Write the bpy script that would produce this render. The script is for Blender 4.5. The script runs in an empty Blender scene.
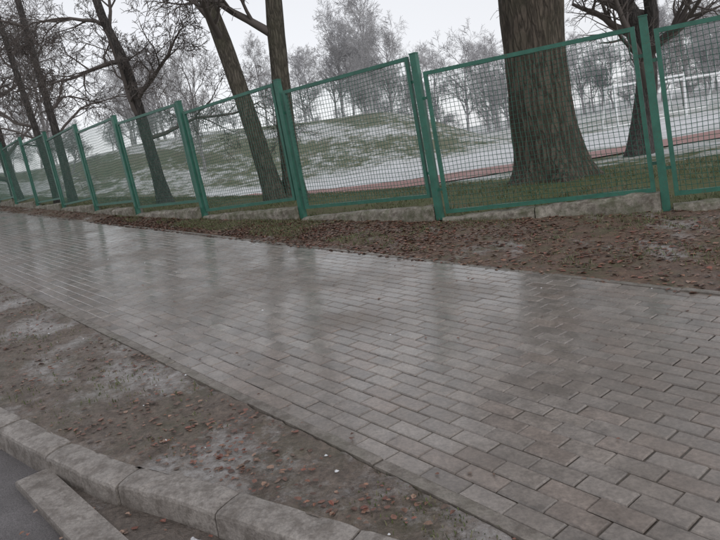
import bpy, math, random
import numpy as np
from mathutils import Vector, Matrix, noise
random.seed(7)
rng = random.Random(11)
scene = bpy.context.scene
D = bpy.data

# ---------------------------------------------------------------- frame of the street
EX, EY = -.62, .785          # along the pavement (uphill)
def xy(s, n): return (-.62*s+.785*n, .785*s+.62*n)
def sn(x, y): return (-.62*x+.785*y, .785*x+.62*y)
def sm(t):
    t = min(1., max(0., t)); return t*t*(3-2*t)
def G(s, n):
    if s > 22: s = 22+18*math.tanh((s-22)/18.)
    if s < -12: s = -12-10*math.tanh((-12-s)/10.)
    n = max(-15, min(15, n))
    return .07*(s-.053*n)
KP = [(-400, 1.30), (.5, 1.30), (1.1, 1.285), (1.567, 1.212), (1.897, 1.116), (2.504, .945), (2.92, .80), (3.55, .665), (4.31, .548), (5.2, .48), (6.5, .42), (600, .42)]
def nk(s): return float(np.interp(s, [p[0] for p in KP], [p[1] for p in KP]))
FENCE = [(7.8, 4.7), (5.55, 5.7), (3.3, 6.75), (1.09, 7.96), (-.68, 9.6), (-2.46, 11.27), (-4.15, 13.1), (-5.69, 15.08)]
for i in range(14):
    l = FENCE[-1]; FENCE.append((l[0]-.62*2.5, l[1]+.785*2.5))
fsn = sorted([sn(*p) for p in FENCE])
FS = [-9.0]+[p[0] for p in fsn]; FN = [12.2]+[p[1] for p in fsn]
def nf(s): return float(np.interp(s, FS, FN))
def nz(x, y, sc, seed=0.): return noise.noise(Vector((x*sc+seed, y*sc-seed, seed*.7)))
def terr(x, y):
    """terrain beyond the fence"""
    s, n = sn(x, y)
    d = n-nf(s)
    w = sm((d-1)/7.5)
    wl = sm((s-26)/25.)
    z = (G(s, n)+.15)*(1-w)+w*(.3*(1-wl)+wl*1.2)
    z += .05*nz(x, y, .35, 3.)*sm(d/2)
    bank = sm((y-38)/17.)*(1-sm((x-3)/12.))
    z += 4.2*bank + .7*nz(x, y, .08, 5.)*bank
    far = sm((math.hypot(x, y)-110)/150.)
    z += far*3.
    return z

# ---------------------------------------------------------------- helpers
def obj(name, verts, faces, mats=None, smooth=False, parent=None, mi=None):
    me = D.meshes.new(name); me.from_pydata(verts, [], faces); me.update()
    if mats:
        for m in (mats if isinstance(mats, list) else [mats]): me.materials.append(m)
    if mi is not None: me.polygons.foreach_set("material_index", mi)
    if smooth: me.polygons.foreach_set("use_smooth", [True]*len(me.polygons))
    o = D.objects.new(name, me); scene.collection.objects.link(o)
    if parent: o.parent = parent
    return o
def empty(name, loc=(0, 0, 0)):
    e = D.objects.new(name, None); e.location = loc; scene.collection.objects.link(e); return e
def facecol(o, cols, name="Col"):
    me = o.data
    a = me.color_attributes.new(name, 'FLOAT_COLOR', 'CORNER')
    arr = np.zeros((len(me.loops), 4), np.float32); arr[:, 3] = 1
    ls = np.zeros(len(me.polygons), int); lt = np.zeros(len(me.polygons), int)
    me.polygons.foreach_get("loop_start", ls); me.polygons.foreach_get("loop_total", lt)
    c = np.repeat(np.array(cols, np.float32), lt, axis=0)
    arr[:, :3] = c
    a.data.foreach_set("color", arr.ravel())
def vattr(o, name, vals):
    a = o.data.attributes.new(name, 'FLOAT', 'POINT'); a.data.foreach_set("value", vals)

class N:
    def __init__(s, name):
        s.m = D.materials.new(name); s.m.use_nodes = True; s.t = s.m.node_tree; s.n = s.t.nodes; s.b = s.n["Principled BSDF"]
        s.geo = s.n.new("ShaderNodeNewGeometry")
    def link(s, a, b): s.t.links.new(a, b)
    def noise(s, sc, det=4, rough=.6, vec=None, dist=0):
        k = s.n.new("ShaderNodeTexNoise"); k.inputs["Scale"].default_value = sc; k.inputs["Detail"].default_value = det
        k.inputs["Roughness"].default_value = rough; k.inputs["Distortion"].default_value = dist
        s.link(vec or s.geo.outputs["Position"], k.inputs["Vector"]); return k.outputs["Fac"]
    def mapping(s, scale, rot=(0, 0, 0), src=None):
        k = s.n.new("ShaderNodeMapping"); k.inputs["Scale"].default_value = scale; k.inputs["Rotation"].default_value = rot
        s.link(src or s.geo.outputs["Position"], k.inputs["Vector"]); return k.outputs[0]
    def ramp(s, fac, stops):
        k = s.n.new("ShaderNodeValToRGB"); e = k.color_ramp.elements
        while len(e) < len(stops): e.new(.5)
        for i, (p, c) in enumerate(stops):
            e[i].position = p; e[i].color = (c[0], c[1], c[2], 1) if isinstance(c, (tuple, list)) else (c, c, c, 1)
        s.link(fac, k.inputs[0]); return k.outputs[0]
    def mix(s, fac, a, b, mode='MIX'):
        k = s.n.new("ShaderNodeMix"); k.data_type = 'RGBA'; k.blend_type = mode
        for v, i in ((fac, 0), (a, 6), (b, 7)):
            if isinstance(v, (int, float)): k.inputs[i].default_value = v
            elif isinstance(v, tuple): k.inputs[i].default_value = (v[0], v[1], v[2], 1)
            else: s.link(v, k.inputs[i])
        return k.outputs[2]
    def math(s, op, a, b=0., c=0.):
        k = s.n.new("ShaderNodeMath"); k.operation = op
        for i, v in enumerate((a, b, c)):
            if isinstance(v, (int, float)): k.inputs[i].default_value = v
            else: s.link(v, k.inputs[i])
        return k.outputs[0]
    def attr(s, name, out="Color"):
        k = s.n.new("ShaderNodeAttribute"); k.attribute_name = name; return k.outputs[out]
    def bump(s, h, st=.5, dist=.01, nrm=None):
        k = s.n.new("ShaderNodeBump"); k.inputs["Strength"].default_value = st; k.inputs["Distance"].default_value = dist
        s.link(h, k.inputs["Height"])
        if nrm: s.link(nrm, k.inputs["Normal"])
        return k.outputs[0]
    def set(s, col=None, rough=None, nrm=None, **kw):
        for nm, v in (("Base Color", col), ("Roughness", rough), ("Normal", nrm)):
            if v is None: continue
            if isinstance(v, (int, float)): s.b.inputs[nm].default_value = v
            elif isinstance(v, tuple): s.b.inputs[nm].default_value = (v[0], v[1], v[2], 1)
            else: s.link(v, s.b.inputs[nm])
        for k, v in kw.items(): s.b.inputs[k].default_value = v
        return s.m

# ---------------------------------------------------------------- materials
def m_bricks():
    k = N("wet_paver")
    c = k.attr("Col")
    n1 = k.noise(60, 3, .7); n2 = k.noise(1.1, 3, .6); n3 = k.noise(9, 4, .7)
    col = k.mix(.7, c, k.ramp(n1, [(.25, .45), (.75, 1.35)]), 'MULTIPLY')
    col = k.mix(.75, col, k.ramp(n3, [(.3, .55), (.7, 1.3)]), 'MULTIPLY')
    col = k.mix(k.ramp(n2, [(.42, 0.), (.68, .5)]), col, (.12, .099, .082))
    wet = k.math('ADD', k.math('MULTIPLY', n2, .7), k.math('MULTIPLY', n3, .3))
    rough = k.ramp(wet, [(.35, .28), (.66, .5)])
    b = k.bump(n1, .35, .004)
    m = k.set(col, rough, b, **{"IOR": 1.45})
    k.link(k.ramp(wet, [(.38, .95), (.52, .75), (.66, .25)]), k.b.inputs["Coat Weight"])
    k.link(k.ramp(wet, [(.38, .08), (.54, .18), (.66, .32)]), k.b.inputs["Coat Roughness"])
    k.b.inputs["Coat IOR"].default_value = 1.4
    k.link(k.bump(k.noise(26, 4, .65), .14, .005), k.b.inputs["Coat Normal"])
    return m
def m_joint():
    k = N("joint_dirt")
    return k.set(k.ramp(k.noise(40, 3, .7), [(.3, (.04, .032, .025)), (.7, (.11, .09, .07))]), .35, None)
def m_concrete(name, a, b_, moss=0., rough=.6, dark=0.):
    k = N(name)
    n1 = k.noise(70, 4, .75); n2 = k.noise(4, 4, .65); n3 = k.noise(14, 5, .7)
    col = k.ramp(n2, [(.3, a), (.7, b_)])
    col = k.mix(.75, col, k.ramp(n1, [(.3, .5), (.7, 1.3)]), 'MULTIPLY')
    col = k.mix(k.ramp(n3, [(.44, 0.), (.62, .6+dark)]), col, (.075, .060, .048))
    if moss: col = k.mix(k.ramp(k.noise(6, 5, .7), [(.5-.1*moss, 0.), (.62, moss)]), col, (.075, .085, .04))
    r = k.ramp(n3, [(.3, rough-.2), (.7, rough+.15)])
    return k.set(col, r, k.bump(n1, .6, .006, k.bump(n3, .4, .015)))
def m_soil(name, base1, base2, snow=0., moss=.4, wet=.35):
    k = N(name)
    n1 = k.noise(45, 5, .75); n2 = k.noise(2.2, 3, .65); n3 = k.noise(9, 5, .7, dist=.5)
    col = k.ramp(n3, [(.3, base1), (.68, base2)])
    col = k.mix(.85, col, k.ramp(n1, [(.3, .45), (.7, 1.5)]), 'MULTIPLY')
    if moss: col = k.mix(k.ramp(k.noise(3.1, 5, .75), [(.48, 0.), (.64, moss)]), col, (.075, .085, .038))
    rough = k.ramp(n2, [(.4, wet), (.6, wet+.35)])
    h = k.math('ADD', n1, k.math('MULTIPLY', n3, 2.))
    if snow:
        f = k.math('ADD', k.math('MULTIPLY', k.noise(1.9, 3, .5, k.mapping((1.25, .8, 1), (0, 0, .67))), .64), k.math('MULTIPLY', k.noise(14, 5, .85), .36))
        m = k.ramp(f, [(.56-.08*snow, 0.), (.63-.07*snow, .5), (.70-.05*snow, .85)])
        ic = k.ramp(k.noise(30, 4, .7), [(.35, (.24, .215, .20)), (.65, (.50, .49, .49))])
        col = k.mix(m, col, ic); rough = k.mix(m, rough, (.3, .3, .3))
    return k.set(col, rough, k.bump(h, .8, .02))
def m_asphalt():
    k = N("asphalt")
    n1 = k.noise(160, 3, .8); n2 = k.noise(3, 5)
    col = k.mix(.95, k.ramp(n2, [(.3, (.09, .082, .082)), (.7, (.16, .148, .15))]), k.ramp(n1, [(.3, .35), (.7, 1.8)]), 'MULTIPLY')
    return k.set(col, .5, k.bump(n1, 1., .01))
def m_terrain():
    k = N("grass_and_snow")
    sf = k.attr("snow", "Fac")
    n1 = k.noise(25, 4, .8); n2 = k.noise(.6, 4, .65); n3 = k.noise(4, 5, .75)
    col = k.ramp(k.math('ADD', k.math('MULTIPLY', n2, .5), k.math('MULTIPLY', n3, .5)), [(.35, (.055, .066, .026)), (.5, (.095, .105, .045)), (.64, (.115, .095, .058))])
    col = k.mix(.8, col, k.ramp(n1, [(.3, .5), (.7, 1.5)]), 'MULTIPLY')
    f = k.math('ADD', k.math('MULTIPLY', k.noise(.22, 4, .6, k.mapping((1, 1.6, 1))), .45), k.math('MULTIPLY', k.noise(1.6, 6, .8), .55))
    f = k.math('ADD', f, k.math('MULTIPLY', k.math('SUBTRACT', sf, .5), .45))
    m = k.ramp(f, [(.48, 0.), (.56, .65), (.68, 1.)])
    snow = k.ramp(n3, [(.3, (.50, .50, .51)), (.65, (.74, .75, .77))])
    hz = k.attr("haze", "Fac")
    col = k.mix(hz, col, (.36, .365, .36))  # distance haze painted into the grass colour
    col = k.mix(m, col, snow)
    return k.set(col, .85, k.bump(n1, .5, .03), **{"Specular IOR Level": .2})
def m_track():
    k = N("red_track")
    n = k.noise(1.2, 5, .7)
    col = k.ramp(k.noise(8, 4, .7), [(.3, (.24, .11, .10)), (.7, (.33, .16, .14))])
    col = k.mix(k.ramp(n, [(.57, 0.), (.68, .6)]), col, (.55, .54, .55))
    return k.set(col, .6)
def m_bark(name, a, b_, moss=0., sc=1., bump=1.):
    k = N(name)
    v = k.mapping((9*sc, 9*sc, 1.6*sc))
    n1 = k.noise(1.6, 6, .75, v, 1.2); n2 = k.noise(2, 3)
    w = k.n.new("ShaderNodeTexVoronoi"); w.feature = 'DISTANCE_TO_EDGE'; w.inputs["Scale"].default_value = 1.3
    dv = k.n.new("ShaderNodeVectorMath"); dv.operation = 'ADD'
    nn = k.n.new("ShaderNodeTexNoise"); nn.inputs["Scale"].default_value = 2.; k.link(v, nn.inputs["Vector"])
    k.link(v, dv.inputs[0]); k.link(nn.outputs["Color"], dv.inputs[1]); k.link(dv.outputs[0], w.inputs["Vector"])
    cr = k.ramp(w.outputs["Distance"], [(.0, .4), (.22, 1.)])
    col = k.mix(1., k.ramp(n1, [(.3, a), (.7, b_)]), cr, 'MULTIPLY')
    if moss: col = k.mix(k.ramp(n2, [(.45, 0.), (.7, moss)]), col, (.085, .085, .055))
    h = k.math('ADD', n1, cr)
    return k.set(col, .8, k.bump(h, .9*bump, .04), **{"Specular IOR Level": .25})
def m_plain(name, c, rough=.8, var=.25):
    k = N(name)
    if var: col = k.mix(1., k.ramp(k.noise(5, 2), [(.3, 1-var), (.7, 1+var)]), c, 'MULTIPLY')
    else: col = c
    return k.set(col, rough, None, **{"Specular IOR Level": .25})
def m_paint():
    k = N("green_paint")
    n1 = k.noise(7, 5, .7); n2 = k.noise(38, 4, .75)
    col = k.ramp(n1, [(.3, (.020, .10, .070)), (.7, (.038, .165, .118))])
    col = k.mix(k.ramp(n2, [(.58, 0.), (.68, .75)]), col, (.08, .06, .04))
    return k.set(col, .42, k.bump(n2, .25, .004))
def m_leaf():
    k = N("dead_leaf")
    col = k.mix(.6, k.attr("Col"), k.ramp(k.noise(60, 2), [(.3, .5), (.7, 1.4)]), 'MULTIPLY')
    return k.set(col, .4)
def m_grass():
    k = N("grass_blade"); return k.set(k.attr("Col"), .6)

M_BR, M_JT = m_bricks(), m_joint()
M_KERB = m_concrete("kerb_concrete", (.20, .178, .16), (.33, .30, .275), .0, .5)
M_EDGE = m_concrete("edging_concrete", (.16, .14, .122), (.25, .222, .195), .15, .45)
M_WALL = m_concrete("plinth_concrete", (.20, .18, .15), (.38, .35, .30), .7, .75, .1)
M_VERGE = m_soil("muddy_verge", (.090, .068, .053), (.185, .145, .118), .95, .3, .3)
M_LIT = m_soil("leafy_soil", (.09, .054, .038), (.18, .115, .08), .02, .6, .4)
M_GUT = m_soil("gutter_mud", (.085, .067, .055), (.16, .132, .112), .3, .0, .35)
M_ASPH, M_TER, M_TRK = m_asphalt(), m_terrain(), m_track()
M_BARK = m_bark("bark_big", (.07, .056, .045), (.18, .15, .12), .35)
M_BARK2 = m_bark("bark_mid", (.075, .064, .052), (.18, .16, .13), .5, 1.6, .7)
M_BARK3 = m_bark("bark_dark", (.06, .054, .052), (.13, .118, .112), .1, 1.8, .6)
M_TWIG = m_plain("twigs", (.125, .108, .10), .8, 0)
M_FAR = m_plain("far_tree_hazed", (.40, .395, .405), .9, 0); M_FAR2 = m_plain("mid_tree_hazed", (.25, .24, .24), .9, 0)  # paler bark: distance haze painted into the tree colours, no fog
M_PAINT, M_LEAF, M_GRASS = m_paint(), m_leaf(), m_grass()
M_WHITE = m_plain("white_paint", (.8, .81, .82), .5, 0)

# ---------------------------------------------------------------- ground sheet
def grow_list(a0, a1, step, out, fac=1.07):
    v = list(np.arange(a0, a1, step)); st = step; x = v[-1]
    while x < out: st *= fac; x += st; v.append(x)
    st = step; x = v[0]; pre = []
    while x > -out: st *= fac; x -= st; pre.append(x)
    return pre[::-1]+v
S = grow_list(-6, 22, .25, 700)
off = [.12, .3]; st = .25
while off[-1] < 700: off.append(off[-1]+st); st *= 1.045
snow = []; haze = []; V = []
nl = 8+len(off)
for s in S:
    k = nk(s); f = nf(s)
    for c in (-700, -100, -20, -3): V.append((*xy(s, c), G(s, c)-.06-(.0 if c > -50 else .5))); snow.append(0.); haze.append(0.)
    V.append((*xy(s, k-.1), G(s, k)-.06)); V.append((*xy(s, 1.5), G(s, 1.5)-.06)); V.append((*xy(s, 4.25), G(s, 4.25)-.06)); V.append((*xy(s, f-.1), G(s, f)-.06))
    snow += [0.]*4; haze += [0.]*4
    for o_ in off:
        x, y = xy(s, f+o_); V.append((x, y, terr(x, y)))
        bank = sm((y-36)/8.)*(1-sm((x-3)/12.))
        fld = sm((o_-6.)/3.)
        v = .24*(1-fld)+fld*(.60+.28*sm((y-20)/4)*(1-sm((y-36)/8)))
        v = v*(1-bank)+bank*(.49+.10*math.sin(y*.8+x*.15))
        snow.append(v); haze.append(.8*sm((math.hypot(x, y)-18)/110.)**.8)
F = []; MI = []
for i in range(len(S)-1):
    for j in range(nl-1):
        a = i*nl+j; F.append((a, a+nl, a+nl+1, a+1)); MI.append(0 if j < 8 else 1)
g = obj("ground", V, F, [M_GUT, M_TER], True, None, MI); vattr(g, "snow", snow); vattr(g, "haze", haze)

def strip(name, s0, s1, ds, fn0, fn1, nn, zf, mat, smooth=True):
    V = []; F = []; ss = np.arange(s0, s1+1e-6, ds)
    for s in ss:
        a, b = fn0(s), fn1(s)
        for j in range(nn+1):
            n = a+(b-a)*j/nn; x, y = xy(s, n); V.append((x, y, zf(s, n, x, y)))
    for i in range(len(ss)-1):
        for j in range(nn):
            a = i*(nn+1)+j; F.append((a, a+nn+1, a+nn+2, a+1))
    return obj(name, V, F, mat, smooth)
strip("asphalt_road", -12, 60, .5, lambda s: -7., lambda s: nk(s)-.10, 8, lambda s, n, x, y: G(s, n), M_ASPH)
strip("muddy_verge", -2, 14, .035, lambda s: nk(s)-.02, lambda s: 1.46, 40,
      lambda s, n, x, y: G(s, n)+.118+.012*nz(x, y, 5., 1.)+.010*nz(x, y, 17., 2.)+.006*nz(x, y, 40., 2.), M_VERGE)
strip("muddy_verge", 14, 60, .5, lambda s: nk(s)-.02, lambda s: 1.46, 6, lambda s, n, x, y: G(s, n)+.118, M_VERGE)
def litz(s, n, x=None, y=None):
    if x is None: x, y = xy(s, n)
    t = (n-4.27)/max(.3, nf(s)-4.27)
    return G(s, n)+.118+.05*sm(t)+.016*nz(x, y, 4., 1.)*sm(t*4)+.012*nz(x, y, 15., 2.)
strip("leafy_soil_strip", -3, 14, .06, lambda s: 4.275, lambda s: nf(s)+.1, 50, litz, M_LIT)
strip("leafy_soil_strip", 14, 48, .5, lambda s: 4.275, lambda s: nf(s)+.1, 6, litz, M_LIT)

# pavement: joint bed + individual pavers
pav = empty("brick_pavement")
b = strip("joint_bed", -8, 50, .5, lambda s: 1.45, lambda s: 4.28, 4, lambda s, n, x, y: G(s, n)+.112, M_JT); b.parent = pav
V = []; F = []; C = []
pal = [(.225, .195, .172), (.25, .218, .193), (.212, .186, .166), (.238, .198, .172), (.27, .24, .217)]
for r in range(27):
    n0 = 1.525+r*.1
    s = -3.+(.1 if r % 2 else 0)+rng.uniform(-.008, .008)
    while s < 48:
        L = .2; s0, s1 = s+.0028, s+L-.0028; a0, a1 = n0+.0028, n0+.0972
        h = .12+rng.uniform(-.0018, .0018)+.008*nz(*xy(s, n0), .7, 9.); ts, tn = rng.gauss(0, .005), rng.gauss(0, .0065)
        jx = rng.uniform(-.0022, .0022); q = rng.uniform(.88, 1.1)
        bi = len(V); be = .005
        for (ss, n_, z) in ((s0, a0, -1), (s1, a0, -1), (s1, a1, -1), (s0, a1, -1), (s0+be, a0+be, 0), (s1-be, a0+be, 0), (s1-be, a1-be, 0), (s0+be, a1-be, 0)):
            zz = G(ss, n_)+h+(-.0075 if z else 0)+(ss-(s0+s1)/2)*ts+(n_-(a0+a1)/2)*tn
            V.append((*xy(ss+jx, n_+jx), zz))
        F += [(bi+4, bi+7, bi+6, bi+5), (bi, bi+4, bi+5, bi+1), (bi+1, bi+5, bi+6, bi+2), (bi+2, bi+6, bi+7, bi+3), (bi+3, bi+7, bi+4, bi)]
        c = rng.choice(pal); C += [(c[0]*q, c[1]*q, c[2]*q)]*5
        s += L
def cham_box(V, F, c8, be):
    """c8: bottom 4 (ccw) + top 4; chamfered top edge"""
    bi = len(V); top = [Vector(p) for p in c8[4:]]; cen = sum(top, Vector())/4
    V.extend(c8[:4])
    for p in top: V.append((p.x, p.y, p.z-be))
    for p in top:
        d = (cen-p); l = min(1, be*1.6/d.length); q = p+d*l; V.append((q.x, q.y, p.z))
    for a in range(4):
        b_ = (a+1) % 4
        F.append((bi+a, bi+b_, bi+4+b_, bi+4+a)); F.append((bi+4+a, bi+4+b_, bi+8+b_, bi+8+a))
    F.append((bi+8, bi+9, bi+10, bi+11))
bricks = obj("pavers", V, F, M_BR, False, pav); facecol(bricks, C)
V = []; F = []
for (na, nb_) in ((1.462, 1.522), (4.228, 4.288)):
    s = -3.
    while s < 48:
        L = 1.0; z = rng.uniform(-.004, .006)+.125; dn = rng.uniform(-.006, .006)
        q = []
        for zz in (-.1, z):
            for (a, n_) in ((s+.004, na), (s+L-.004, na), (s+L-.004, nb_), (s+.004, nb_)): q.append((*xy(a, n_+dn), G(a, n_)+zz))
        cham_box(V, F, q, .006); s += L
obj("edging_stones", V, F, M_EDGE, False, pav)

# kerb
V = []; F = []
s = -5.
def kerbpt(s, o_):
    ds = .02; t = Vector((ds*2, nk(s+ds)-nk(s-ds))).normalized(); return (s+o_*t.y, nk(s)-o_*t.x)
while s < 40:
    L = .56 if s < 6.5 else 1.
    sub = 14; z = .125+rng.uniform(-.006, .006); sh = rng.uniform(-.008, .008)
    prof = [(0, -.1), (-.002, z-.012), (.012, z), (.05, z+.001), (.09, z), (.132, z-.004), (.146, z-.011), (.151, z-.024), (.153, z-.07), (.156, -.1)]
    bi = len(V)
    for i in range(sub+1):
        a = s+.005+(L-.010)*i/sub; e_ = .008 if i in (0, sub) else 0
        for (o_, zz) in prof:
            a2, n2 = kerbpt(a, o_+sh); x, y = xy(a2, n2)
            ch = .03*max(0, nz(x, y, 11., 14.)-.18)*(1 if .1 < o_ < .152 else .2)
            V.append((x, y, G(a2, n2)+zz+((.005*nz(x, y, 14., 4.)-ch-e_) if zz > .05 else 0)))
    m = len(prof)
    for i in range(sub):
        for j in range(m-1):
            a = bi+i*m+j; F.append((a, a+1, a+m+1, a+m))
    F.append(tuple(bi+j for j in range(m))[::-1]); F.append(tuple(bi+sub*m+j for j in range(m)))
    s += L
obj("kerb", V, F, M_KERB)
def slab(name, a, b_, w, h, mat):
    a = Vector(a); b_ = Vector(b_); d = (b_-a).normalized(); p = Vector((-d.y, d.x))*w/2
    q = []
    for z in (-.06, h):
        for c in (a-p, b_-p, b_+p, a+p):
            q.append((c.x, c.y, G(*sn(c.x, c.y))+z))
    V = []; F = []; cham_box(V, F, q, .012); return obj(name, V, F, mat)
slab("gutter_stone", (-1.73, 2.965), (-1.10, 2.25), .155, .04, M_KERB)
slab("gutter_stone", (-1.085, 2.235), (-.55, 1.5), .155, .035, M_KERB)
ring = [(-1.72, 2.99), (-1.23, 2.66), (-.83, 2.40), (-.3, 2.02), (.1, 1.7), (.1, 1.0), (-.35, 1.2), (-.55, 1.5), (-1.10, 2.25)]
V = []; F = []
cx, cy = -.5, 1.9
V.append((cx, cy, G(*sn(cx, cy))+.03))
for p in ring: V.append((*p, G(*sn(*p))+.012))
for i in range(len(ring)): F.append((0, 1+(i+1) % len(ring), 1+i))
obj("gutter_mud", V, F, M_GUT, True)
# remains of snow pushed against the kerb foot
def snow_heap(pts, name="snow_patch"):
    V = []; F = []
    for (x, y, r, h) in pts:
        bi = len(V); nr, na = 5, 20; z = G(*sn(x, y))+.012
        V.append((x, y, z+h))
        for i in range(1, nr+1):
            for j in range(na):
                a = 6.28318*j/na; rr = r*i/nr*(1+.45*nz(math.cos(a)+x*9, math.sin(a)+y*9, 1.3, 2.)+.2*nz(math.cos(a)+x, math.sin(a)+y, 4., 2.))
                px, py = x+rr*1.6*math.cos(a)*.79+rr*.55*math.sin(a)*.62, y-rr*1.6*math.cos(a)*.62+rr*.55*math.sin(a)*.79
                V.append((px, py, z+h*(1-(i/nr)**2)+.006*nz(px, py, 30., 1.)-(.01 if i == nr else 0)))
        for j in range(na): F.append((bi, bi+1+j, bi+1+(j+1) % na))
        for i in range(nr-1):
            for j in range(na):
                a = bi+1+i*na; F.append((a+j, a+na+j, a+na+(j+1) % na, a+(j+1) % na))
    k = N("old_snow"); n = k.noise(45, 4, .7)
    obj(name, V, F, k.set(k.ramp(n, [(.35, (.28, .26, .25)), (.6, (.66, .67, .70))]), .5, k.bump(n, .6, .01)), True)
snow_heap([(-.70, 2.22, .06, .018), (-.60, 2.14, .04, .012), (-.80, 2.29, .035, .01), (-.52, 2.10, .03, .01)])

# ---------------------------------------------------------------- leaves, grass
def leaves(name, pts, smin, smax, pal):
    V = []; F = []; C = []
    for (x, y, z) in pts:
        L = rng.uniform(smin, smax); W = L*rng.uniform(.5, .95); a = rng.uniform(0, 6.28); cu = rng.uniform(-.15, .35)*L; t1 = rng.gauss(0, .16); t2 = rng.gauss(0, .16)
        ca, sa = math.cos(a), math.sin(a); bi = len(V)
        for (u, v, w) in ((-.5*L, 0, 0), (-.15*L, -.5*W, cu), (.25*L, -.38*W*rng.uniform(.6, 1.2), cu*.8), (.5*L, rng.uniform(-.1, .1)*L, 0), (.25*L, .38*W, cu*.8), (-.15*L, .5*W*rng.uniform(.6, 1.1), cu)):
            V.append((x+u*ca-v*sa, y+u*sa+v*ca, z+.003+max(0, w)*.6+u*t1*.5+v*t2*.5+abs(t1)*.01))
        F += [(bi, bi+1, bi+2, bi+3), (bi, bi+3, bi+4, bi+5)]
        c = rng.choice(pal); q = rng.uniform(.6, 1.25); C += [(c[0]*q, c[1]*q, c[2]*q)]*2
    o = obj(name, V, F, M_LEAF); facecol(o, C); return o
LP = [(.19, .088, .058), (.155, .072, .05), (.22, .115, .075), (.12, .065, .047), (.25, .155, .11), (.17, .11, .08), (.21, .082, .058), (.10, .065, .048)]
pts = []
while len(pts) < 19000:
    s = rng.uniform(-1.5, 14) if rng.random() < .87 else rng.uniform(14, 30); n = rng.uniform(4.2, nf(s)-.05)
    x, y = xy(s, n)
    if nz(x, y, 1.3, 8.)+rng.uniform(-.55, .55) < -.2: continue
    pts.append((x, y, litz(s, n, x, y)))
leaves("fallen_leaves", pts, .02, .06, LP)
pts = []
while len(pts) < 3000:
    s = rng.uniform(-1, 11); k = nk(s); n = rng.uniform(k+.02, 1.45); x, y = xy(s, n)
    if nz(x, y, 2., 4.)+rng.uniform(-.4, .4) < .0: continue
    pts.append((x, y, G(s, n)+.122))
for i in range(420):
    x, y = rng.uniform(-1.6, 0), rng.uniform(1.2, 2.9); s, n = sn(x, y)
    if n < nk(s)-.17: pts.append((x, y, G(s, n)+.02))
leaves("fallen_leaves", pts, .010, .038, LP)
pts = []
for i in range(170):
    s = rng.uniform(.5, 14); n = 1.55+2.7*rng.random()**.6 if rng.random() < .6 else rng.uniform(1.5, 1.8); pts.append((*xy(s, n), G(s, n)+.122))
leaves("fallen_leaves", pts, .010, .03, LP)
# small ice crumbs
V = []; F = []
for i in range(26):
    if rng.random() < .5: s = rng.uniform(1, 7); n = rng.uniform(nk(s), 1.5)
    else: s = rng.uniform(.5, 12); n = rng.uniform(1.6, 4.3)
    x, y = xy(s, n); z = G(s, n)+.124; r = rng.uniform(.004, .010); bi = len(V)
    for a in range(5):
        t = a*1.2566+rng.uniform(-.3, .3); V.append((x+r*rng.uniform(.7, 1.4)*math.cos(t), y+r*math.sin(t), z-.002))
    V.append((x, y, z+r*.6))
    for a in range(5): F.append((bi+a, bi+(a+1) % 5, bi+5))
obj("snow_crumbs", V, F, m_plain("snow_crumb", (.6, .61, .63), .5, .1))
def grass(name, fn, count, hmin, hmax, pal):
    V = []; F = []; C = []
    i = 0
    while i < count:
        p = fn()
        if p is None: continue
        x, y, z = p; i += 1
        for b_ in range(3):
            h = rng.uniform(hmin, hmax); a = rng.uniform(0, 6.28); w = .003+h*.03; lx, ly = rng.gauss(0, .5)*h, rng.gauss(0, .5)*h
            dx, dy = math.cos(a)*w, math.sin(a)*w; ox, oy = rng.gauss(0, .02), rng.gauss(0, .02); bi = len(V)
            V += [(x+ox-dx, y+oy-dy, z-.01), (x+ox+dx, y+oy+dy, z-.01), (x+ox+lx*.5+dx*.6, y+oy+ly*.5+dy*.6, z+h*.6), (x+ox+lx*.5-dx*.6, y+oy+ly*.5-dy*.6, z+h*.6), (x+ox+lx*1.2, y+oy+ly*1.2, z+h*.85)]
            F += [(bi, bi+1, bi+2, bi+3), (bi+3, bi+2, bi+4)]
            c = rng.choice(pal); q = rng.uniform(.6, 1.3); C += [(c[0]*q, c[1]*q, c[2]*q)]*2
    o = obj(name, V, F, M_GRASS); facecol(o, C)
GP = [(.09, .115, .04), (.12, .14, .055), (.15, .145, .08), (.075, .095, .035), (.17, .15, .10)]
def g1():
    s = rng.uniform(-1, 22); d = .15+7.5*rng.random()**1.3; x, y = xy(s, nf(s)+d)
    if nz(x, y, .8, 2.)+rng.uniform(-.4, .4) < -.15: return None
    return (x, y, terr(x, y))
grass("grass", g1, 17000, .02, .075, GP)
def g2():
    s = rng.uniform(-1, 14); n = rng.uniform(4.5, nf(s)); x, y = xy(s, n)
    if nz(x, y, 1.1, 12.)+rng.uniform(-.2, .2) < .08: return None
    return (x, y, litz(s, n, x, y))
grass("grass", g2, 4800, .015, .045, GP)
def g3():
    s = rng.uniform(0, 9); n = rng.uniform(nk(s)+.05, 1.44); x, y = xy(s, n)
    if nz(x, y, 1.6, 22.)+rng.uniform(-.2, .2) < .2: return None
    return (x, y, G(s, n)+.12)
grass("grass", g3, 400, .006, .018, GP)

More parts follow.
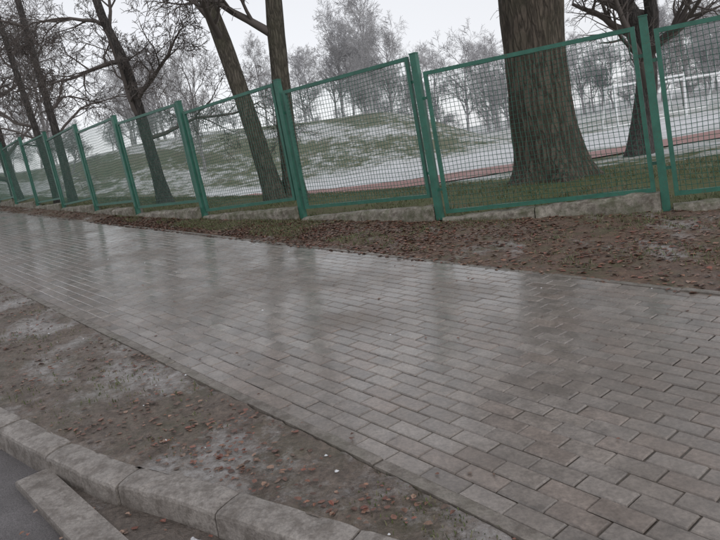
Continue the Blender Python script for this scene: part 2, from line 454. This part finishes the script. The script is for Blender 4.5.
# ---------------------------------------------------------------- running track, goals
tp = [(40, 17.0), (26, 17.2), (12, 17.6), (6.8, 18.1), (3, 19.3), (-.6, 22.4), (-4, 27.), (-7, 34.)]
V = []; F = []
cv = []
for i in range(len(tp)-1):
    for j in range(6):
        t = j/6; cv.append(Vector(tp[i]).lerp(Vector(tp[i+1]), t))
cv.append(Vector(tp[-1]))
for i, p in enumerate(cv):
    d = (cv[min(i+1, len(cv)-1)]-cv[max(i-1, 0)]).normalized(); q = Vector((d.y, -d.x))
    for w in (-.9, 0, 1.1, 2.4):
        c = p+q*w*(1 if q.y > 0 else -1); V.append((c.x, c.y, terr(c.x, c.y)+.03))
for i in range(len(cv)-1):
    for j in range(3): a = i*4+j; F.append((a, a+1, a+5, a+4))
obj("running_track", V, F, M_TRK, True)
def tube(V, F, pts, rads, ns, cap=False):
    bi = len(V); n = len(pts)
    ref = Vector((.3, .95, .1))
    for i in range(n):
        d = (pts[min(i+1, n-1)]-pts[max(i-1, 0)])
        if d.length < 1e-9: d = Vector((0, 0, 1))
        d.normalize(); a = d.cross(ref)
        if a.length < .05: a = d.cross(Vector((1, 0, 0)))
        a.normalize(); b_ = d.cross(a); r = rads[i]
        for k in range(ns):
            t = 6.28318*k/ns; q = pts[i]+a*(math.cos(t)*r)+b_*(math.sin(t)*r); V.append((q.x, q.y, q.z))
    for i in range(n-1):
        for k in range(ns):
            a0 = bi+i*ns+k; a1 = bi+i*ns+(k+1) % ns; F.append((a0, a1, a1+ns, a0+ns))
    if cap: F.append(tuple(bi+(n-1)*ns+k for k in range(ns)))
def goal(x, y, ang, w=7.3, h=2.44, r=.09):
    V = []; F = []; c, s_ = math.cos(ang), math.sin(ang); z = terr(x, y)
    def P(a, b_, zz): return Vector((x+a*c-b_*s_, y+a*s_+b_*c, z+zz))
    for a, b_ in (((-w/2, 0, 0), (-w/2, 0, h)), ((w/2, 0, 0), (w/2, 0, h)), ((-w/2-.05, 0, h), (w/2+.05, 0, h)), ((-w/2, 0, h), (-w/2, 1.0, h)), ((w/2, 0, h), (w/2, 1.0, h)),
                  ((-w/2, 1., h), (-w/2, 2., 0)), ((w/2, 1., h), (w/2, 2., 0)), ((-w/2, 2., .03), (w/2, 2., .03))):
        tube(V, F, [P(*a), P(*b_)], [r, r], 6, True)
    obj("football_goal", V, F, M_WHITE)
goal(19.6, 41, .1, 4.6, 2.5, .07); goal(29.5, 54, .3, 6.5, 2.6)

# ---------------------------------------------------------------- fence
fence = empty("mesh_fence")
PV = []; PF = []; WV = []; WF = []; CV = []; CF = []
lean = [.03, .03, .04, .02, .015, .055, .07, .07]+[.07]*14
e3 = Vector((EX, EY, 0))
def boxbeam(V, F, a, b_, w, d, side):
    """rect beam a->b; side = unit vector giving width direction"""
    ax = (b_-a).normalized(); t = ax.cross(side).normalized(); sd = t.cross(ax).normalized(); bi = len(V)
    for p in (a, b_):
        for (i, j) in ((-1, -1), (1, -1), (1, 1), (-1, 1)):
            q = p+sd*(w/2*i)+t*(d/2*j); V.append((q.x, q.y, q.z))
    for k in range(4):
        k2 = (k+1) % 4; F.append((bi+k, bi+k2, bi+4+k2, bi+4+k))
    F.append((bi+3, bi+2, bi+1, bi)); F.append((bi+4, bi+5, bi+6, bi+7))
base = []
for i, (x, y) in enumerate(FENCE): base.append(G(*sn(x, y))+.2)
for i, (x, y) in enumerate(FENCE):
    p = Vector((x, y, base[i])); l = e3*lean[i]
    nxt = Vector(FENCE[min(i+1, len(FENCE)-1)]); prv = Vector(FENCE[max(i-1, 0)]); t = (nxt-prv).normalized(); t3 = Vector((t.x, t.y, 0))
    H = (1.93 if i == 2 else 1.98) + rng.uniform(-.02, .02)
    boxbeam(PV, PF, p+Vector((0, 0, -.25)), p+Vector((0, 0, H))+l*H, .08, .08, t3)
    boxbeam(PV, PF, p+Vector((0, 0, H+.001))+l*H, p+Vector((0, 0, H+.012))+l*H, .09, .09, t3)
for i in range(len(FENCE)-1):
    A = Vector((*FENCE[i], 0)); B = Vector((*FENCE[i+1], 0)); t = (B-A).normalized(); L = (B-A).length
    zb = max(base[i], base[i+1])+(.03 if i == 2 else .09)+rng.uniform(-.01, .015); Hh = 1.70
    a0, a1 = .11, L-.11
    tilt = rng.uniform(-.015, .015)
    def Q(a, h, o_=0.):
        le = lean[i]*(1-a/L)+lean[i+1]*a/L; q = A+t*a; q = Vector((q.x, q.y, zb+h+tilt*(a-L/2)))+e3*(le*(zb+h-base[i])); return q+Vector((-t.y, t.x, 0))*o_
    fw = .045
    boxbeam(PV, PF, Q(a0, 0), Q(a0, Hh), fw, .04, t); boxbeam(PV, PF, Q(a1, 0), Q(a1, Hh), fw, .04, t)
    up = Vector((0, 0, 1))
    boxbeam(PV, PF, Q(a0+fw/2, fw/2), Q(a1-fw/2, fw/2), fw, .038, up); boxbeam(PV, PF, Q(a0+fw/2, Hh-fw/2), Q(a1-fw/2, Hh-fw/2), fw, .038, up)
    for hh in (.3, 1.4):
        boxbeam(PV, PF, Q(.03, hh), Q(a0-.02, hh), .035, .012, up); boxbeam(PV, PF, Q(a1+.02, hh), Q(L-.03, hh), .035, .012, up)
    sp = .052; wr = .0034
    nv = int((a1-a0)/sp); nh = int(Hh/sp); bow = rng.uniform(-.01, .03)
    def off_(a, h): return bow*math.sin(math.pi*(a-a0)/(a1-a0))*math.sin(math.pi*h/Hh)
    for k in range(1, nv+1):
        a = a0+(a1-a0)*k/(nv+1)
        pts_ = [Q(a+.009*math.sin(h*5+i+k*.3), h, off_(a, h)+.001) for h in np.linspace(.02, Hh-.02, 11)]
        tube(WV, WF, pts_, [wr]*11, 3)
    for k in range(1, nh+1):
        h = Hh*k/(nh+1)
        pts_ = [Q(a, h+.009*math.sin(a*5+k*.4), off_(a, h)-.003) for a in np.linspace(a0+.02, a1-.02, 11)]
        tube(WV, WF, pts_, [wr]*11, 3)
    zt = max(base[i], base[i+1])+.01
    per = Vector((-t.y, t.x, 0))
    cuts = [0.05, L*rng.uniform(.45, .6), L-.05]
    for c in range(2):
        sa, sb = cuts[c]+.006, cuts[c+1]-.006
        dz = rng.uniform(-.03, .0); tl_ = rng.uniform(-.02, .02)
        nseg = 14; bi = len(CV)
        prof = [(-.11, -.6), (-.11, -.12), (-.105, -.03), (-.08, 0), (0, .004), (.08, 0), (.105, -.03), (.11, -.12), (.11, -.6)]
        for k in range(nseg+1):
            aa = sa+(sb-sa)*k/nseg
            for (o_, zz) in prof:
                q = A+t*aa+per*(o_+.022*nz(aa+i*3, zz*5, 5., 6.)); zl = (0 if zz < -.2 else .03*nz(aa+i*7, o_*8, 5., 3.)+.012*nz(aa+i*7, o_*8, 17., 3.))
                CV.append((q.x, q.y, zt+dz+zz+zl+tl_*(aa-L/2)))
        m = len(prof)
        for k in range(nseg):
            for j in range(m-1):
                a_ = bi+k*m+j; CF.append((a_, a_+m, a_+m+1, a_+1))
        CF.append(tuple(bi+j for j in range(m))); CF.append(tuple(bi+nseg*m+j for j in range(m))[::-1])
obj("posts_and_frames", PV, PF, M_PAINT, False, fence)
obj("wire_mesh", WV, WF, M_PAINT, False, fence)
obj("concrete_plinth", CV, CF, M_WALL, False)

# ---------------------------------------------------------------- trees
def perp(d, r_):
    v = Vector((r_.gauss(0, 1), r_.gauss(0, 1), r_.gauss(0, 1))); v -= v.dot(d)*d; return v.normalized()
def grow(V, F, p, d, L, r, lvl, maxl, R, cfg):
    nseg = cfg['seg'][min(lvl, len(cfg['seg'])-1)]; ns = cfg['ns'][min(lvl, len(cfg['ns'])-1)]
    pts = [p.copy()]; rad = [r]; dd = d.copy(); dirs = [dd.copy()]
    rend = max(cfg['rmin'], r*(.3 if lvl < maxl else .25))
    for i in range(nseg):
        w = cfg['wob']
        dd = dd+Vector((R.gauss(0, w), R.gauss(0, w), R.gauss(0, w)+cfg['up'][min(lvl, len(cfg['up'])-1)])); dd.normalize()
        pts.append(pts[-1]+dd*(L/nseg)); rad.append(r+(rend-r)*(i+1)/nseg); dirs.append(dd.copy())
    tube(V, F, pts, rad, ns)
    if lvl >= maxl: return
    nc = cfg['n'][min(lvl, len(cfg['n'])-1)]
    for c in range(nc):
        t = .22+.78*(c+R.random())/nc; t = min(t, .99); k = t*nseg; i = int(k); f_ = k-i
        q = pts[i].lerp(pts[i+1], f_); dr = dirs[i]; ang = math.radians(R.uniform(28, 62))
        nd = (dr*math.cos(ang)+perp(dr, R)*math.sin(ang)).normalized()
        rr = max(cfg['rmin'], (rad[i]+(rad[i+1]-rad[i])*f_)*R.uniform(.45, .7))
        grow(V, F, q, nd, L*R.uniform(.42, .72)*(1.15-.5*t), rr, lvl+1, maxl, R, cfg)
def trunk_mesh(V, F, ctrl, ns, flare=0., rough=.0, sub=6, seed=0):
    P = [Vector(c[:3]) for c in ctrl]; Rr = [c[3] for c in ctrl]; pts = []; rad = []
    for i in range(len(P)-1):
        p0 = P[max(i-1, 0)]; p1 = P[i]; p2 = P[i+1]; p3 = P[min(i+2, len(P)-1)]
        for j in range(sub):
            t = j/sub
            pts.append(.5*((2*p1)+(p2-p0)*t+(2*p0-5*p1+4*p2-p3)*t*t+(3*p1-p0-3*p2+p3)*t**3)); rad.append(Rr[i]+(Rr[i+1]-Rr[i])*t)
    pts.append(P[-1]); rad.append(Rr[-1])
    b0 = len(V); tube(V, F, pts, rad, ns)
    z0 = P[0].z
    for i, p in enumerate(pts):
        for k in range(ns):
            q = Vector(V[b0+i*ns+k]); dv = q-p; a = math.atan2(dv.y, dv.x); h = q.z-z0
            fl = flare*math.exp(-max(0, h)/.35)*(1+.6*math.sin(a*5+seed)+.3*math.sin(a*9+1+seed))
            rg = rough*(noise.noise(Vector((math.cos(a)*3.2+seed, math.sin(a)*3.2, h*.8)))*1.6+noise.noise(Vector((math.cos(a)*9+seed, math.sin(a)*9, h*2.2))))
            V[b0+i*ns+k] = tuple(p+dv*(1+fl+rg))
    return pts, rad
def tree(name, trunks, cfg, barkm, twigm, maxl, limbs, seed, limbL, t0=.45):
    R = random.Random(seed); par = empty(name, trunks[0][0][:3]); par_loc = Vector(trunks[0][0][:3])
    TV = []; TF = []; BV = []; BF = []
    for ti, c in enumerate(trunks):
        pts, rad = trunk_mesh(TV, TF, c, cfg.get('tns', 20), cfg.get('flare', .25) if ti == 0 or c[0][2] == trunks[0][0][2] else 0, cfg.get('rough', .05), 6, seed+ti)
        n = len(pts)
        for l in range(limbs):
            t = t0+(1-t0)*(l+R.random())/limbs; i = min(n-2, int(t*(n-1))); q = pts[i]; dr = (pts[i+1]-pts[i]).normalized()
            ang = math.radians(R.uniform(30, 75)); nd = (dr*math.cos(ang)+perp(dr, R)*math.sin(ang)).normalized()
            grow(BV, BF, q, nd, limbL*R.uniform(.7, 1.1)*(1.25-.6*t), min(rad[i]*R.uniform(.35, .6), rad[i]*.9), 0, maxl, R, cfg)
        for l in range(2):
            dr = (pts[-1]-pts[-3]).normalized(); nd = (dr+perp(dr, R)*.45).normalized()
            grow(BV, BF, pts[-1], nd, limbL, rad[-1]*.85, 0, maxl, R, cfg)
    a = obj("trunk", TV, TF, barkm, True); b_ = obj("branches", BV, BF, twigm, True)
    for o in (a, b_): o.parent = par; o.matrix_parent_inverse = Matrix.Translation(-par_loc)
    return par
def ctr(bx, by, tops, z0=None):
    z = (terr(bx, by) if z0 is None else z0)-.08
    return [(bx, by, z, tops[0][3])]+[(bx+a, by+b_, z+c, r) for (a, b_, c, r) in tops[1:]]
cfgN = dict(seg=[7, 6, 4, 3, 3], ns=[7, 5, 4, 3, 3], n=[7, 6, 5, 4], up=[.06, .03, .0, -.03, -.03], wob=.13, rmin=.004, tns=48, flare=.38, rough=.055)
tree("bare_tree", [ctr(3.52, 11.25, [(0, 0, 0, .56), (0, 0, .5, .54), (-.02, 0, 1.4, .51), (0, 0, 2.6, .50), (.05, 0, 3.6, .52), (-.15, .1, 4.8, .40), (-.3, .2, 6.5, .30), (-.2, .3, 9, .16)]),
                   [(3.6, 11.25, 3.6, .3), (4.0, 11.3, 4.6, .28), (4.5, 11.4, 6.0, .2), (4.8, 11.4, 8, .1)]], cfgN, M_BARK, M_TWIG, 4, 6, 3, 3.6, .5)
cfgM = dict(cfgN, tns=24, flare=.3, rough=.05, rmin=.005)
tree("bare_tree", [ctr(-1.36, 12.9, [(0, 0, 0, .21), (-.08, 0, .6, .18), (-.24, 0, 1.8, .165), (-.44, 0, 3.2, .155), (-.75, 0, 5, .13), (-.9, .1, 7.5, .08)])], cfgM, M_BARK2, M_TWIG, 3, 5, 5, 2.8, .55)
tree("bare_tree", [ctr(-1.02, 13.1, [(0, 0, 0, .22), (.02, 0, .6, .19), (.10, 0, 1.8, .18), (.22, 0, 3.2, .17), (.4, 0, 5, .15), (.5, .1, 7.8, .08)])], cfgM, M_BARK2, M_TWIG, 3, 5, 6, 2.8, .55)
cfgL = dict(cfgM, up=[-.01, -.03, -.05, -.05, -.05], wob=.17, n=[8, 6, 5, 4], tns=16, rmin=.0045)
tree("bare_tree", [ctr(-4.15, 15.2, [(0, 0, 0, .17), (-.05, 0, .8, .135), (-.12, 0, 2.0, .125), (-.22, 0, 3.3, .11), (-.5, 0, 4.6, .09), (-.6, .1, 7, .05)])], cfgL, M_BARK3, M_TWIG, 4, 9, 8, 2.9, .34)
tree("bare_tree", [ctr(-7.9, 19.3, [(0, 0, 0, .13), (0, 0, 2, .11), (-.1, 0, 4.5, .09), (-.2, 0, 8, .06)])], cfgL, M_BARK3, M_TWIG, 3, 9, 9, 2.4, .35)
tree("bare_tree", [ctr(-8.5, 19.7, [(0, 0, 0, .11), (-.1, 0, 2, .095), (-.3, 0, 4.5, .08), (-.5, 0, 8, .05)])], cfgL, M_BARK3, M_TWIG, 3, 9, 10, 2.4, .3)
tree("bare_tree", [ctr(-11.5, 23.5, [(0, 0, 0, .18), (-.1, 0, 2, .15), (-.1, 0, 4.5, .12), (-.3, 0, 9, .06)])], cfgL, M_BARK3, M_TWIG, 3, 10, 12, 3., .15)
tree("bare_tree", [ctr(7.22, 15.9, [(0, 0, 0, .3), (.12, 0, .8, .25), (.34, 0, 1.9, .24), (.22, 0, 3.0, .22), (-.25, 0, 4.2, .2), (-.6, 0, 6.5, .12)]),
                   [(7.54, 15.85, 2.4, .17), (7.75, 15.8, 3.3, .16), (7.75, 15.8, 4.6, .12), (8.1, 15.8, 7, .07)]], cfgM, M_BARK3, M_TWIG, 3, 6, 14, 2.8, .35)

# distant bare trees: a few meshes, instanced
cfgF = dict(seg=[4, 3, 2, 1], ns=[4, 3, 3, 3], n=[7, 6, 6, 4], up=[.08, .05, .03, .02], wob=.13, rmin=.016)
def far_mesh(seed, h, mat, rmin):
    R = random.Random(seed); V = []; F = []; c = dict(cfgF, rmin=rmin)
    P = [Vector((0, 0, -.3))]
    for i in range(6): P.append(P[-1]+Vector((R.gauss(0, .12), R.gauss(0, .12), h/8)))
    rad = [h*.017*(1-.1*i) for i in range(7)]
    tube(V, F, P, rad, 6)
    for l in range(11):
        t = .12+.88*(l+R.random())/11; i = min(5, int(t*6)); dr = Vector((0, 0, 1)); ang = math.radians(R.uniform(25, 65)-20*t)
        nd = (dr*math.cos(ang)+perp(dr, R)*math.sin(ang)).normalized()
        grow(V, F, P[i+1 if i < 6 else 6], nd, h*R.uniform(.28, .42), rad[i]*.5, 0, 3, R, c)
    me = D.meshes.new("far_tree_hazed"); me.from_pydata([tuple(v) for v in V], [], F); me.materials.append(mat); return me
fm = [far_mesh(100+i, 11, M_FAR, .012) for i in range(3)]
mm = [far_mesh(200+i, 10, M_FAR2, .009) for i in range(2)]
tl = empty("distant_treeline")
R = random.Random(77)
def put(me, x, y, sc, par, nm="tree", zs=1.):
    o = D.objects.new(nm, me); o.location = (x, y, terr(x, y)-.1); o.scale = (sc*R.uniform(.85, 1.15),)*2+(sc*zs,); o.rotation_euler = (0, 0, R.uniform(0, 6.28)); scene.collection.objects.link(o); o.parent = par
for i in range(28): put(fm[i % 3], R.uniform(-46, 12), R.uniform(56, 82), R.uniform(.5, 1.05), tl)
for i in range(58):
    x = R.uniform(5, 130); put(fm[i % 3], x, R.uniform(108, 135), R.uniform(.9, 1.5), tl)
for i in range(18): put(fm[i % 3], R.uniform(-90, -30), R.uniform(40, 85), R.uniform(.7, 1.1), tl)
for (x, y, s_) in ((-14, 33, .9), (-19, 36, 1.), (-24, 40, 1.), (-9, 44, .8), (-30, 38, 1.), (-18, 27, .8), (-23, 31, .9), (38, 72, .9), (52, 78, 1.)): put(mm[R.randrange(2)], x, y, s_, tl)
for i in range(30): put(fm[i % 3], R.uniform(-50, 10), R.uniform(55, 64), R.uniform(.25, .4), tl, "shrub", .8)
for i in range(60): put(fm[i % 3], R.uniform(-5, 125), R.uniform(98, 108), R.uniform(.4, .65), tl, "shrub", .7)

# ---------------------------------------------------------------- world, sun, camera
w = D.worlds.new("World"); scene.world = w; w.use_nodes = True; nt = w.node_tree; nt.nodes.clear()
out = nt.nodes.new("ShaderNodeOutputWorld"); sky = nt.nodes.new("ShaderNodeTexSky"); sky.sky_type = 'NISHITA'; sky.sun_disc = False
sky.sun_elevation = math.radians(28); sky.sun_rotation = math.radians(150)
hs = nt.nodes.new("ShaderNodeHueSaturation"); hs.inputs["Saturation"].default_value = .2
b1 = nt.nodes.new("ShaderNodeBackground"); b1.inputs[1].default_value = .05
b2 = nt.nodes.new("ShaderNodeBackground"); b2.inputs[0].default_value = (.81, .815, .855, 1); b2.inputs[1].default_value = .75
ad = nt.nodes.new("ShaderNodeAddShader")
nt.links.new(sky.outputs[0], hs.inputs["Color"]); nt.links.new(hs.outputs[0], b1.inputs[0]); nt.links.new(b1.outputs[0], ad.inputs[0]); nt.links.new(b2.outputs[0], ad.inputs[1]); nt.links.new(ad.outputs[0], out.inputs[0])
sl = D.lights.new("sun", 'SUN'); sl.energy = .5; sl.angle = math.radians(35); sl.color = (1, .97, .93)
so = D.objects.new("sun", sl); scene.collection.objects.link(so)
az = math.radians(150); el = math.radians(28)
dv = Vector((math.sin(az)*math.cos(el), math.cos(az)*math.cos(el), math.sin(el))); so.rotation_euler = dv.to_track_quat('Z', 'Y').to_euler()

P_ = math.radians(10); R_ = math.radians(10)
U = Vector((0, math.sin(P_), math.cos(P_))); X = Vector((1, 0, 0)); Fw = Vector((0, math.cos(P_), -math.sin(P_)))
u = X*math.cos(R_)-U*math.sin(R_); v = X*math.sin(R_)+U*math.cos(R_)
m = Matrix.Identity(4)
for i in range(3): m[i][0] = u[i]; m[i][1] = v[i]; m[i][2] = -Fw[i]
m[2][3] = 1.5
cam = D.cameras.new("camera"); cam.sensor_width = 36; cam.lens = 32.5; cam.clip_start = .05; cam.clip_end = 3000
co = D.objects.new("camera", cam); co.matrix_world = m; scene.collection.objects.link(co); scene.camera = co
scene.view_settings.view_transform = 'Standard'; scene.view_settings.look = 'None'; scene.view_settings.exposure = 0
